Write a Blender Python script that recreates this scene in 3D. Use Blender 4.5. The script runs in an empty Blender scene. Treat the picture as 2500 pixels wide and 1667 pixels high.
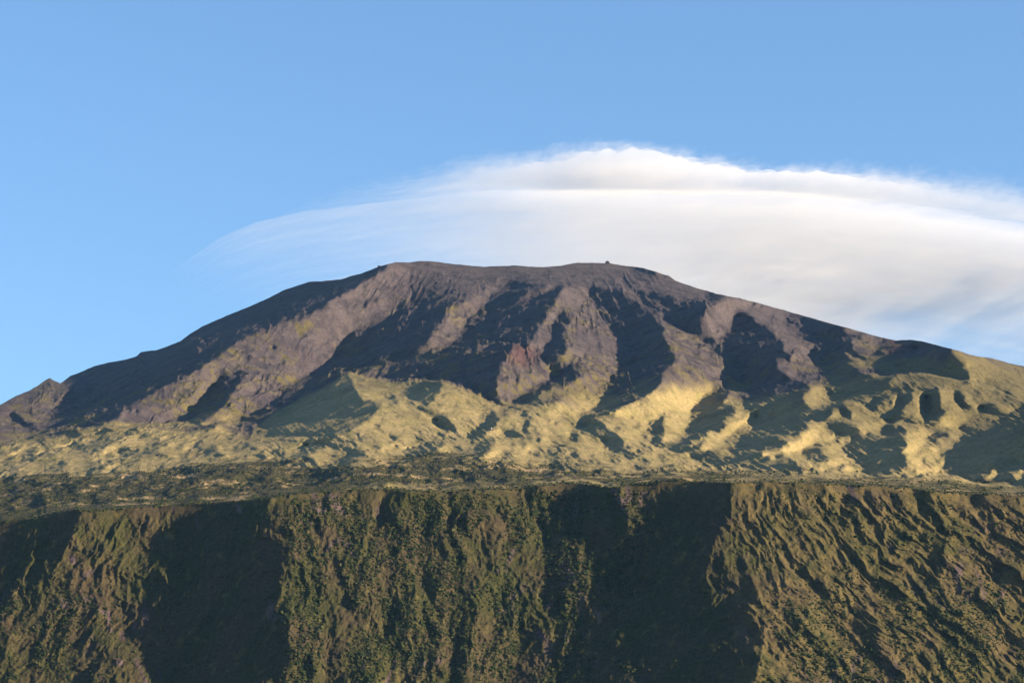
import bpy, math, numpy as np
from math import radians

sc = bpy.context.scene
# ------------------------------------------------------------------ camera
F = 6667.0          # focal length in pixels of the 2500 px wide picture
H0 = 2357.0         # picture row of the horizon (lens shifted up at the mountain)
CAMZ = 12.0
W0, R0H = 2500.0, 1667.0
cam_d = bpy.data.cameras.new("camera")
cam = bpy.data.objects.new("camera", cam_d)
sc.collection.objects.link(cam)
cam.location = (0, 0, CAMZ)
cam.rotation_euler = (radians(90), 0, 0)
cam_d.sensor_width = 36.0
cam_d.lens = 36.0 * F / W0
cam_d.shift_y = (H0 - R0H / 2) / W0
cam_d.clip_start = 1.0
cam_d.clip_end = 90000.0
sc.camera = cam
sc.render.resolution_x, sc.render.resolution_y = 1024, 682

# ------------------------------------------------------------------ light
SUN_EL = 15.0
SUN_AZ = 14.0       # degrees the sun stands on the camera's side of due right
se, ca = math.radians(SUN_EL), math.radians(SUN_AZ)
SUN = np.array([math.cos(se) * math.cos(ca), -math.cos(se) * math.sin(ca), math.sin(se)])
sun_d = bpy.data.lights.new("sun", 'SUN')
sun_d.energy = 5.0
sun_d.angle = radians(0.5)
sun_d.color = (1.0, 0.83, 0.58)
sun = bpy.data.objects.new("sun", sun_d)
sc.collection.objects.link(sun)
import mathutils
sun.rotation_euler = mathutils.Vector(SUN.tolist()).to_track_quat('Z', 'Y').to_euler()
sun.location = (4000, -1000, 5000)

world = bpy.data.worlds.new("World")
sc.world = world
world.use_nodes = True
wn = world.node_tree
wn.nodes.clear()
sky = wn.nodes.new('ShaderNodeTexSky')
sky.sky_type = 'NISHITA'
sky.sun_disc = False
sky.sun_elevation = se
sky.sun_rotation = math.radians(90 + SUN_AZ)
sky.altitude = 0
sky.air_density = 1.0
sky.dust_density = 0.0
sky.ozone_density = 4.0
bg = wn.nodes.new('ShaderNodeBackground')
bg.inputs['Strength'].default_value = 0.078
wo = wn.nodes.new('ShaderNodeOutputWorld')
wn.links.new(sky.outputs[0], bg.inputs[0])
wn.links.new(bg.outputs[0], wo.inputs[0])

sc.view_settings.view_transform = 'Standard'
sc.view_settings.look = 'None'
sc.view_settings.exposure = 1.65
sc.view_settings.gamma = 1.0
cy = sc.cycles
cy.use_denoising = True
cy.max_bounces = 8
cy.diffuse_bounces = 2
cy.volume_bounces = 6
cy.transparent_max_bounces = 16
cy.use_fast_gi = False

# ------------------------------------------------------------------ noise
rng = np.random.default_rng(11)
def _hash(ix, iy, seed):
    h = (ix.astype(np.uint32) * np.uint32(374761393) + iy.astype(np.uint32) * np.uint32(668265263)
         + np.uint32((seed * 2246822519) & 0xffffffff))
    h = (h ^ (h >> np.uint32(13))) * np.uint32(1274126177)
    h = h ^ (h >> np.uint32(16))
    return h
_GA = (np.arange(64) / 64.0 * 2 * np.pi)
_GX, _GY = np.cos(_GA).astype(np.float32), np.sin(_GA).astype(np.float32)
def perlin(x, y, seed=0):
    x = np.asarray(x, np.float32); y = np.asarray(y, np.float32)
    xf, yf = np.floor(x), np.floor(y)
    ix, iy = xf.astype(np.int32), yf.astype(np.int32)
    fx, fy = x - xf, y - yf
    u = fx * fx * fx * (fx * (fx * 6 - 15) + 10)
    v = fy * fy * fy * (fy * (fy * 6 - 15) + 10)
    def g(ox, oy):
        k = (_hash(ix + ox, iy + oy, seed) & np.uint32(63)).astype(np.int64)
        return _GX[k] * (fx - ox) + _GY[k] * (fy - oy)
    a = g(0, 0); b = g(1, 0); c = g(0, 1); d = g(1, 1)
    return 1.5 * ((a * (1 - u) + b * u) * (1 - v) + (c * (1 - u) + d * u) * v)
def fbm(x, y, oct=5, seed=0, gain=0.5, lac=2.03):
    s = 0; a = 1.0; t = 0
    for i in range(oct):
        s = s + a * perlin(x, y, seed + i * 17); t += a
        a *= gain; x = x * lac + 3.7; y = y * lac + 1.3
    return s / t
def ridged(x, y, oct=5, seed=0, gain=0.5, lac=2.07):
    s = 0; a = 1.0; t = 0; w = 1.0
    for i in range(oct):
        n = 1 - np.abs(perlin(x, y, seed + i * 29)) * 1.6
        n = np.clip(n, 0, 1); n = n * n * w
        s = s + a * n; t += a
        w = np.clip(n * 1.8, 0.2, 1)
        a *= gain; x = x * lac + 5.1; y = y * lac + 2.9
    return s / t
def sstep(a, b, x):
    t = np.clip((x - a) / (b - a), 0, 1)
    return t * t * (3 - 2 * t)

# ------------------------------------------------------------------ survey of the place
# Outlines are surveyed in map tiles; each tile has an origin and a scale.
TILE = {'A': (0, 550, 2.6133), 'B': (800, 550, 2.6133), 'C': (1600, 550, 2.6133),
        'D': (0, 1067, 2.6133), 'E': (800, 1067, 2.6133), 'G': (1600, 1067, 2.6133),
        'S': (0, 950, 3.36), 'T': (500, 850, 2.94), 'U': (1200, 900, 2.94), 'V': (1800, 850, 3.36)}
def P(spec):
    out = []; t = None
    for s in spec.split():
        if s in TILE: t = TILE[s]
        else:
            a, b = s.split(',')
            out.append((t[0] + float(a) / t[2], t[1] + float(b) / t[2]))
    return np.array(out)

SKY = P("A 0,1145 100,1090 180,1057 240,1025 290,985 318,973 345,990 385,1008 450,960 480,948 540,925 600,898 700,874 800,857 "
        "870,835 900,808 990,797 1060,775 1150,740 1215,690 1280,650 1380,605 1450,575 1600,515 1700,470 1790,425 1820,410 1925,376 "
        "1970,362 2170,345 B 220,305 330,262 430,236 530,236 600,227 680,232 780,245 900,255 1000,265 1180,257 "
        "1380,267 1490,258 1600,238 1740,240 1800,242 1880,257 2000,270 2050,283 2180,325 C 130,355 260,398 400,438 500,458 620,485 "
        "740,520 880,558 1000,592 1200,648 1300,675 1420,710 1540,735 1620,730 1700,738 1760,755 1880,785 2050,835 2150,848 "
        "2260,880 2352,897")
SKY = np.vstack([[-1100, 1270], [-420, 1185], [-120, 1040], SKY, [2640, 938], [3000, 1030], [3700, 1170]])
EDGE = P("D 0,555 80,530 150,520 280,515 300,487 400,468 460,458 535,465 600,465 700,455 900,445 1100,435 1290,418 1420,410 "
         "1540,405 1640,395 1760,375 1850,365 2000,347 E 0,345 300,330 430,335 600,343 800,340 1000,332 1200,330 1280,320 "
         "1400,303 1520,285 1620,292 1700,302 1760,318 1870,318 1950,300 2100,286 G 60,268 200,268 240,280 430,285 500,290 "
         "620,288 700,278 900,290 1200,300 1500,312 1640,325 1850,350 2200,362 2352,370")
EDGE = np.vstack([[-1100, 1340], [-420, 1310], EDGE, [2900, 1240], [3000, 1240]])
YE0 = np.array([(-420, 4150), (0, 4110), (205, 4010), (500, 4080), (665, 4040), (900, 4040), (1200, 4040), (1400, 4070),
                (1516, 4040), (1570, 4130), (1640, 4170), (1710, 4150), (1785, 4020), (2000, 4020), (2300, 4060), (3000, 4100)], float)
YS0 = np.array([(-420, 6900), (0, 7200), (400, 7600), (900, 8050), (1200, 8250), (1480, 8100),
                (2000, 7900), (2500, 7500), (3000, 7000)], float)
G_RN = np.array([0, .08, .164, .236, .345, .527, .71, .89, 1.0])
G_Y = np.array([0, .12, .2375, .34, .46, .61, .74, .86, 1.0])

# sun-facing faces of the upper mountain (value = how squarely they face the sun)
LITM = [
 (.5, "B 330,262 600,227 1000,265 1740,237 2352,385 2352,470 2100,430 1960,430 1830,400 1660,400 1500,380 1440,400 1200,360 1040,400 900,470 560,470 520,300"),
 (.6, "C 0,300 500,458 1000,592 1300,675 1540,735 1540,745 1400,740 1300,700 1250,700 1180,650 1100,620 870,565 840,610 850,660 600,540 430,440 280,440 0,420"),
 (.9, "B 0,490 200,380 330,300 420,260 520,300 540,470 430,560 350,610 180,660 80,760 0,860"),
 (1, "A 0,1150 180,1057 318,973 385,1008 484,1030 430,1090 380,1130 340,1180 330,1210 270,1260 240,1330 150,1370 0,1420"),
 (1, "A 2352,430 2240,480 2100,530 2010,545 1900,600 1700,650 1600,690 1500,760 1400,830 1300,900 1240,940 1100,1010 960,1080 850,1150 740,1220 "
     "640,1275 760,1290 900,1300 1040,1270 1080,1245 1140,1240 1200,1170 1300,1090 1350,1000 1400,960 1530,930 1540,980 1500,1050 1450,1120 1400,1180 "
     "1290,1250 1290,1290 1340,1265 1480,1262 1600,1215 1680,1180 1750,1120 1850,1030 1920,980 2000,940 2120,860 2180,740 2270,660 2352,640"),
 (1, "B 1160,370 1050,400 960,430 880,490 780,520 740,560 750,590 680,680 620,760 555,830 640,810 720,810 800,760 870,700 880,620 930,590 1000,520 1060,440"),
 (1, "B 430,800 350,850 360,875 425,835"), (1, "B 340,890 290,910 240,960 300,945"),
 (.8, "B 1300,420 1240,450 1185,520 1300,460 1440,400 1400,395"),
 (1, "B 1520,385 1660,400 1680,470 1720,540 1790,620 1850,700 1870,850 1860,940 1790,1010 1740,1130 1700,1170 1620,1225 1540,1270 1440,1120 1330,1100 "
     "1380,1060 1500,1020 1630,960 1560,890 1440,900 1450,850 1530,790 1490,700 1550,600 1500,560 1450,600 1430,720 1390,770 1330,815 1280,790 1340,660 1410,560 1450,480"),
 (1, "B 1190,765 1250,790 1350,850 1420,900 1430,940 1420,980 1330,1040 1240,1080 1200,1110 1150,1150 1070,1090 1080,1000 1090,920 1110,890 1160,830 1170,800"),
 (1, "B 990,730 1050,765 930,795"),
 (1, "B 1830,400 1960,430 2020,500 2080,590 2150,650 2130,700 2160,760 2220,830 2220,880 2140,930 2130,1000 2060,1070 1970,1120 1850,1180 2000,1260 2100,1240 "
     "C 60,1215 50,1240 60,1330 40,1390 150,1370 210,1340 190,1300 235,1270 200,1230 150,1180 180,1195 240,1180 290,1110 320,1100 330,1060 410,1040 480,1045 440,1010 "
     "410,970 460,910 440,870 380,790 200,690 100,620 0,560"),
 (1, "C 480,1050 570,1110 530,1140 420,1140 470,1080"),
 (1, "C 520,1150 600,1190 635,1225 600,1260 550,1280 480,1340 440,1370 490,1410 380,1420 300,1440 290,1400 310,1370 220,1410 240,1370 330,1350 340,1310 420,1330 460,1280 420,1240 500,1210 515,1180"),
 (1, "C 500,540 560,550 700,640 800,730 830,780 820,800 870,840 840,850 780,845 765,900 850,960 980,1010 990,1040 940,1090 960,1140 1000,1165 1080,1150 1145,1120 "
     "1100,1090 1100,1050 1040,1010 960,975 910,950 1060,945 1030,890 1000,830 980,790 1100,805 1000,740 850,660 700,590 600,540 430,440 400,400"),
 (.8, "C 300,600 400,480 500,560 480,680 390,740 320,700"),
 (1, "C 1200,800 1260,830 1380,890 1500,950 1400,965 1320,940 1290,910 1225,885 1300,880 1250,850"),
 (.5, "C 1250,720 1500,760 1600,760 1590,800 1480,800 1470,830 1420,790 1400,840 1350,850 1250,800"),
 (1, "C 1620,735 1760,755 2050,835 2352,897 2352,1130 2250,1060 2000,1000 2010,960 1970,920 1960,870 1880,800 1850,775"),
 (.55, "C 1560,945 1800,950 2000,1000 2200,1060 2352,1130 2352,1170 2260,1205 2200,1170 2080,1130 1990,1080 1900,1050 1800,1040 1700,1040 1500,1040 1480,1000"),
 (1, "V 1230,340 1190,370 1100,400 1000,435 1090,460 1120,420 1220,370"), (1, "V 1300,380 1325,455 1210,530 1140,520 1150,470 1220,410"),
 (1, "V 1430,350 1510,360 1530,420 1520,500 1510,560 1550,600 1470,615 1440,560 1350,580 1340,510 1400,450 1440,410"),
 (1, "V 1650,330 1760,330 1790,420 1830,500 1900,530 2060,545 2200,580 1920,600 1760,625 1560,605 1490,640 1590,590 1700,560 1740,530 1660,490 1665,420"),
 (1, "V 1830,340 1900,380 1980,450 1970,530 1910,500 1840,370"), (1, "V 2000,350 2352,430 2352,490 2240,545 2100,480 2000,430"),
 (1, "V 880,430 1000,435 1080,500 1240,605 1185,640 1210,695 1150,710 1050,690 1020,720 990,630 860,595 670,600 780,540 790,490 840,495 850,550 930,580 940,530 880,470"),
 (1, "V 545,625 610,600 670,620 720,670 800,720 805,765 730,780 720,810 660,770 600,780 680,810 760,870 860,920 920,970 990,1050 930,1060 850,1010 800,950 760,900 "
     "650,800 540,800 490,830 470,870 430,870 440,880 540,920 620,950 700,940 830,960 800,1000 940,1075 700,1060 520,1040 570,980 540,950 430,890 330,870 210,890 "
     "215,850 300,840 400,810 430,770 330,740 340,720 440,710 540,780 480,710 540,690 600,660"),
 (1, "V 1260,635 1330,590 1430,630 1520,645 1570,685 1540,730 1590,790 1590,830 1690,870 1725,920 1700,1000 1620,1000 1560,940 1500,880 1540,960 1620,1040 1500,1030 "
     "1400,1050 1280,1050 1150,1015 1400,1000 1440,960 1380,950 1390,890 1340,860 1400,800 1380,720 1390,680 1370,650"),
 (1, "V 1720,975 1760,990 1810,1060 1770,1060 1710,1010"),
 (1, "V 2170,920 2160,970 2100,1020 2080,1070 2200,1140 2280,1200 2150,1120 2010,1070 2070,1030 2110,970 2120,930"),
 (1, "V 2352,970 2260,1020 2290,1080 2352,1060"),
 # grassy foothills and the plateau
 (.8, "S 0,480 130,440 330,380 640,320 830,310 1000,320 1340,300 1390,260 1500,280 1640,310 1860,275 1930,310 2090,415 T 350,660 530,650 740,645 880,660 1040,590 1200,490 "
      "1280,390 1130,370 1080,290 1030,175 1150,210 1370,235 1700,230 1820,260 1960,330 2090,405 2352,470 U 100,250 290,260 440,265 640,350 620,400 560,400 750,500 860,575 "
      "760,580 870,610 1000,660 1100,610 960,610 950,540 930,490 860,450 800,390 680,350 900,300 1100,190 1230,130 1300,280 1440,310 1440,390 1350,430 1390,490 1320,520 "
      "1230,540 1270,480 1240,400 1260,330 1150,380 1160,470 1145,540 1200,600 1300,660 1430,720 1500,720 1700,750 1850,745 2000,735 2070,765 V 500,1040 1000,1085 1350,1125 "
      "1450,1060 1600,1040 1850,1070 2000,1110 2150,1190 2352,1215 2352,1344 0,1344 S 0,1176"),
]
DARKM = [
 "T 1400,350 1480,260 1540,235 1705,235 1690,320 1640,360 1600,410 1530,390 1440,365",
 "T 1500,420 1600,425 1640,470 1720,480 1800,570 1810,610 1730,590 1640,540 1620,490",
 "T 1990,490 2070,450 2130,500 2060,580 2000,640 1900,660 1910,600 2010,560", "T 1340,740 1430,700 1580,700 1700,680 1730,690 1600,770 1460,820 1390,760",
 "T 1900,720 1910,680 2050,680 2050,760 1940,790 1860,760", "T 940,780 1080,710 1160,760 1080,820 960,830",
 "T 400,830 560,780 700,720 880,680 940,690 700,770 560,820", "T 190,720 300,670 350,700 220,730", "T 620,980 740,880 900,850 1000,900 950,980 820,1010",
 "T 2130,600 2220,570 2300,640 2352,660 2180,640", "U 250,360 290,370 250,440 310,510 260,505 215,440",
 "S 220,550 330,510 560,480 760,430 960,390 1100,350 1060,380 900,450 750,500 600,520 400,550", "S 1520,530 1640,410 1670,420 1560,520",
 "S 1600,540 1740,450 1800,460 1720,540", "S 1910,490 2000,435 2070,450 2060,480 1930,490", "S 720,620 800,600 740,740 700,740", "S 1450,660 1570,630 1640,690 1530,720",
 "S 1210,780 1320,700 1280,770", "S 1280,800 1500,740 1750,680 1600,760 1400,810", "S 930,810 1060,720 1160,710 1000,810", "S 380,830 560,790 440,840",
 "S 1000,870 1180,850 1050,880", "S 1500,340 1650,310 1740,300 1700,330 1560,360", "S 0,800 150,740 230,730 60,810",
 "A 50,1200 90,1180 150,1240 250,1290 240,1320 130,1290",
]
DARKC = [
 (0, "D 0,560 150,520 290,515 300,485 470,460 535,470 470,580 450,650 380,740 290,810 270,900 200,980 160,1050 120,1000 100,980 60,1050 20,1110 0,1200"),
 (0, "D 1300,430 1420,410 1640,395 1850,368 1740,380 1700,430 1730,500 1660,640 1700,700 1760,640 1840,690 1830,850 1800,960 1790,1020 1850,1150 1830,1250 1850,1350 1880,1430 "
     "1830,1500 1650,1567 1650,1830 970,1830 970,1567 940,1400 860,1320 810,1240 880,1170 960,1080 930,1020 1000,930 1000,880 950,760 960,660 1010,580 1100,500"),
 (0, "D 500,1220 580,1180 600,1250 520,1350 470,1350"), (0, "D 420,1567 460,1520 600,1460 740,1350 700,1400 600,1500 560,1580 420,1600"),
 (0, "E 1440,380 1560,310 1700,300 1870,318 1860,420 1900,480 1970,540 1980,620 2010,700 2030,765 2040,760 2030,640 2000,560 2050,500 2050,440 1950,350 2290,300 "
     "G 240,280 490,290 470,370 490,420 480,520 430,560 400,620 370,690 350,780 320,880 330,980 500,950 440,980 430,1050 520,960 600,870 660,1000 600,1100 640,1180 690,1260 "
     "690,1330 650,1450 610,1830 E 1140,1830 1140,1500 1200,1450 1210,1360 1310,1300 1330,1180 1390,1080 1410,900 1420,800 1430,740 1380,650 1350,570 1440,460"),
 (.5, "E 1420,740 1560,650 1680,660 1680,840 1900,930 1850,1000 1600,1060 1430,1100"),
 (0, "G 1220,1060 1300,1080 1400,1150 1430,1200 1410,1400 1340,1350 1280,1220 1240,1140"), (0, "G 1190,400 1270,380 1300,450 1240,520 1200,600 1180,500"),
 (0, "G 1320,350 1370,330 1400,420 1440,500 1400,490"), (0, "G 1640,340 1740,340 1780,420 1750,560 1700,500"), (0, "G 1740,680 1840,680 1850,760 1810,900 1760,970 1780,880"),
 (0, "G 2180,850 2250,790 2330,850 2330,960 2280,1000 2250,930"), (0, "G 2400,1040 2290,1060 2300,1130 2400,1180"), (0, "G 630,310 690,290 700,340 640,350"),
 (0, "G 760,300 800,330 790,380"), (0, "G 1680,1340 1740,1420 1760,1500 1700,1420"), (0, "G 1980,370 2100,370 2130,450 2080,430"),
 (0, "E 370,1210 430,1050 560,950 560,1000 500,1150 510,1300"), (0, "E 790,1830 790,1420 810,1340 860,1150 880,1200 890,1480 850,1830"), (0, "E 760,440 830,340 800,440"),
 (0, "E 770,560 770,500 850,450 880,540 900,590"), (0, "E 370,350 500,350 470,440 420,560 330,560 350,450"), (0, "E 970,560 1000,640 1040,780 1000,740"),
 (0, "E 200,1460 250,1460 240,1830 200,1830"), (0, "E 120,960 190,970 180,1110 110,1080"), (0, "E 1240,330 1350,320 1330,400 1290,420"), (0, "E 500,1440 620,1830 500,1830"),
]
# crests and hollows with a measured height over the mean slope (tile point : metres)
HLINES = [
 # crater cone rim, bowl and flanks
 ("T 1030,172 1150,212 1370,236 1700,232", [70, 62, 55, 55]), ("T 1030,172 1075,240 1110,330 1200,370 1340,375", [70, 62, 45, 36, 28]),
 ("T 1700,232 1705,290 1650,360 1600,410 1450,375 1340,375", [55, 52, 40, 26, 24, 28]), ("T 1440,340 1500,345", [0, 0]),
 ("T 1030,172 880,270 700,420 500,560 330,640", [70, 45, 25, 8, -5]), ("T 1700,232 1960,330 2090,405", [55, 35, 12]),
 # valleys beside it
 ("B 420,500 250,700 100,830 0,900 T 700,300 450,480 250,620", [-35, -50, -55, -60, -60, -60, -50]),
]

# ------------------------------------------------------------------ rasterising the survey
def raster(poly, X, Y, out, val):
    x0, x1 = poly[:, 0].min(), poly[:, 0].max(); y0, y1 = poly[:, 1].min(), poly[:, 1].max()
    i0, i1 = np.searchsorted(X, [x0, x1]); j0, j1 = np.searchsorted(Y, [y0, y1])
    if i1 <= i0 or j1 <= j0: return
    xx, yy = np.meshgrid(X[i0:i1], Y[j0:j1])
    ins = np.zeros(xx.shape, bool)
    n = len(poly)
    for k in range(n):
        xa, ya = poly[k]; xb, yb = poly[(k + 1) % n]
        if ya == yb: continue
        c = (ya > yy) != (yb > yy)
        ins ^= c & (xx < (xb - xa) * (yy - ya) / (yb - ya) + xa)
    out[j0:j1, i0:i1][ins] = val

def bil(A, fx, fy):
    h, w = A.shape
    fx = np.clip(fx, 0, w - 1.001); fy = np.clip(fy, 0, h - 1.001)
    x = fx.astype(np.int32); y = fy.astype(np.int32); a = fx - x; b = fy - y
    return (A[y, x] * (1 - a) + A[y, x + 1] * a) * (1 - b) + (A[y + 1, x] * (1 - a) + A[y + 1, x + 1] * a) * b

def resize(A, shape):
    fy = np.linspace(0, A.shape[0] - 1, shape[0]); fx = np.linspace(0, A.shape[1] - 1, shape[1])
    X, Y = np.meshgrid(fx, fy)
    return bil(A, X, Y)

def solve(g, gy, dx, wx, wyx, eps, levels=5, its=20, R=None):
    """least squares depth residual: wx (dR/dx - g)^2 + wyx (dR/drow - gy)^2 + eps R^2 (coarse to fine, red-black relaxation)"""
    H, Wd = g.shape
    for L in range(levels - 1, -1, -1):
        sh = (max(8, H >> L), max(8, Wd >> L))
        sx, sy = (Wd - 1) / (sh[1] - 1), (H - 1) / (sh[0] - 1)
        if L: gg, gyy, ee, dd, ww, wv = [resize(q_, sh) for q_ in (g, gy, eps, dx, wx, wyx)]
        else: gg, gyy, ee, dd, ww, wv = g, gy, eps, dx, wx, wyx
        dd = dd * sx
        R = np.zeros(sh) if R is None else resize(R, sh)
        gm = (0.5 * (gg[:, 1:] + gg[:, :-1]) * dd[:, 1:])
        we = 0.5 * (ww[:, 1:] + ww[:, :-1]) / dd[:, 1:] ** 2
        ddy = dd / sx * sy
        gv = 0.5 * (gyy[1:] + gyy[:-1]) * sy
        wv = 0.5 * (wv[1:] + wv[:-1]) / ddy[1:] ** 2
        den = ee.copy()
        den[:, 1:] += we; den[:, :-1] += we; den[1:] += wv; den[:-1] += wv
        jj, ii = np.indices(sh); red = ((jj + ii) & 1) == 0
        src = np.zeros(sh)
        src[:, 1:] += we * gm; src[:, :-1] -= we * gm
        src[1:] += wv * gv; src[:-1] -= wv * gv
        n = its * 2
        for it in range(n):
            for par in (red, ~red):
                num = src.copy()
                num[:, 1:] += we * R[:, :-1]; num[:, :-1] += we * R[:, 1:]
                num[1:] += wv * R[:-1]; num[:-1] += wv * R[1:]
                new = num / den
                R = np.where(par, R + 1.75 * (new - R) if it < n - 4 else new, R)
    return R

def smoothrow(A):
    B = A.copy(); B[:, 1:-1] = (A[:, :-2] + 2 * A[:, 1:-1] + A[:, 2:]) / 4
    C = B.copy(); C[1:-1] = (B[:-2] + 2 * B[1:-1] + B[2:]) / 4
    return C

def runs_slope(M, a, b, cast=0.25):
    """lateral slope wanted: falling towards the sun on lit faces, rising on shaded ones (the start of each shaded run is only a cast shadow)"""
    H, Wd = M.shape
    dark = M < 0.25
    idx = np.arange(Wd)[None, :].repeat(H, 0)
    left = np.where(~dark, idx, -1); left = np.maximum.accumulate(left, 1)
    right = np.where(~dark, idx, Wd); right = np.minimum.accumulate(right[:, ::-1], 1)[:, ::-1]
    f = (idx - left) / np.maximum(right - left, 1)
    return np.where(dark, np.where(f < cast, -a, b), -a * (M - 0.2) / 0.8)

grassline = np.array([(-420, 1100), (0, 1082), (150, 1050), (250, 1038), (400, 1026), (560, 1026), (612, 1048), (660, 1014), (740, 967), (800, 940), (854, 907), (900, 922), (966, 930), (1078, 928), (1160, 961), (1212, 988), (1260, 985),
                      (1330, 960), (1400, 975), (1500, 965), (1650, 925), (1800, 955), (1950, 950), (2050, 900), (2200, 890), (2400, 860), (2520, 900), (2960, 1000)], float)
GLX, GLR = grassline[:, 0], grassline[:, 1]
# ------------------------------------------------------------------ lit / shaded survey on one grid
GS = 3.0
US = np.arange(-420, 2961, GS)
GR = np.arange(560, 1785, GS)
UX, RY = np.meshgrid(US, GR)
mcx = np.arange(-420, 2961, 2.0); mcy = np.arange(560, 1801, 2.0)
MM = np.full((len(mcy), len(mcx)), 0.0)
raster(np.array([(-420, 1000), (0, 988), (0, 1400), (-420, 1400)]), mcx, mcy, MM, .8)
raster(np.array([(2500, 890), (2960, 980), (2960, 1400), (2500, 1400), (2500, 1200), (2620, 1150), (2600, 1000), (2500, 990)]), mcx, mcy, MM, .8)
for v, p in LITM: raster(P(p), mcx, mcy, MM, v)
for p in DARKM: raster(P(p), mcx, mcy, MM, 0)
MC = np.full(MM.shape, 0.8)
for v, p in DARKC: raster(P(p), mcx, mcy, MC, v)
edge_m = np.interp(mcx, EDGE[:, 0], EDGE[:, 1])
sky_m = np.interp(mcx, SKY[:, 0], SKY[:, 1])
MM = np.where(mcy[:, None] > edge_m[None], MC, MM)
jj_ = np.clip(((sky_m + 10 - mcy[0]) / 2).astype(int), 0, len(mcy) - 1)
MM = np.where(mcy[:, None] < sky_m[None] + 8, MM[jj_, np.arange(len(mcx))][None], MM)
edge_s = np.interp(US, EDGE[:, 0], EDGE[:, 1])
sky_s = np.interp(US, SKY[:, 0], SKY[:, 1])
ye_s = np.interp(US, YE0[:, 0], YE0[:, 1])
ysk_s = sum(np.interp(US + d, YS0[:, 0], YS0[:, 1]) for d in np.linspace(-150, 150, 13)) / 13
def base_Y(px, row):
    e, s_ = np.interp(px, US, edge_s), np.interp(px, US, sky_s)
    ye, ys = np.interp(px, US, ye_s), np.interp(px, US, ysk_s)
    rn = (e - row) / (e - s_)
    gy = np.interp(rn, G_RN, G_Y); gv = np.interp(rn, [0, .035, .08, .236, .345, .527, .71, .89, 1], [0, .10, .24, .40, .50, .64, .76, .87, 1])
    k = sstep(1620, 1800, px)
    up = ye + (ys - ye) * (gy * (1 - k) + gv * k)
    up = np.where(rn > 1, ys + (rn - 1) * (ys - ye) * 1.2, up)
    return np.where(row > e, ye - (row - e) * .56, up)
YB = base_Y(UX, RY)
DX = GS / F * YB
Yk = -np.gradient(YB, axis=0) / GS                      # metres of depth per pixel going up
Q = np.clip(Yk / (YB / F), .9, 9.5)                      # depth change that stands for one metre of height
Q = smoothrow(smoothrow(Q))
wa = 3.6 + 4.4 * sstep(40, -20, RY - np.interp(US, GLX, GLR)[None])
wobx = wa * fbm(UX / 20, RY / 20, 5, 33, .65); woby = .8 * wa * fbm(UX / 20, RY / 20, 5, 37, .65)
M = bil(MM, (UX + wobx + 420) / 2.0, (RY + woby - 560) / 2.0)
iscl = RY > edge_s[None]
# small gullies and hummocks of the foothills, crags of the upper slopes, ribs of the cliff
ftz = sstep(-25, 20, RY - np.interp(US, GLX, GLR)[None]) * ~iscl * sstep(2, 10, edge_s[None] - RY)
def aniso(ang, la, lc, seed, oct=4):
    c, s_ = math.cos(math.radians(ang)), math.sin(math.radians(ang))
    return fbm((UX * c + RY * s_) / la, (RY * c - UX * s_) / lc, oct, seed, .55)
lf = sstep(520, 760, UX)
nA = aniso(-14, 46, 11, 701) * (1 - lf) + aniso(27, 44, 10, 705) * lf
low = sstep(1040, 1120, RY)                                # broken hummocky ground near the plateau
M = np.where((ftz > .5) & (M > .3) & (nA > .28 - .06 * low + .12 * sstep(60, 0, RY - 900) * sstep(800, 1150, 1100 + 0 * UX) + .5 * sstep(1560, 1700, UX) * sstep(1170, 1150, RY) + .06 * sstep(0, 60, 980 - RY)), 0, M)
nE = fbm(UX / 55, RY / 15, 4, 741)
nG = fbm(UX / 130, RY / 26, 3, 751)
M = np.where((ftz > .5) & (M > .3) & (RY > 1085) & ((nE > .27) | (nG > .30)), 0, M)
nC = fbm(UX / 22, RY / 26, 5, 721, .65)
M = np.where((~iscl) & (ftz < .5) & (M > .3) & (nC > .36), 0.1, M)
M = np.where((~iscl) & (M < .3) & (nC < -.42) & (RY > sky_s[None] + 60), .8, M)
nD = fbm((UX - .55 * sstep(1600, 1900, UX) * (RY - 1400)) / 16, RY / 34, 5, 731, .65)
nF = fbm((UX - .55 * sstep(1600, 1900, UX) * (RY - 1400)) / 34, RY / 90, 4, 737, .6)
M = np.where(iscl & (M > .3) & ((nD > .30) | (nF > .36)), 0.0, M)

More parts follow.
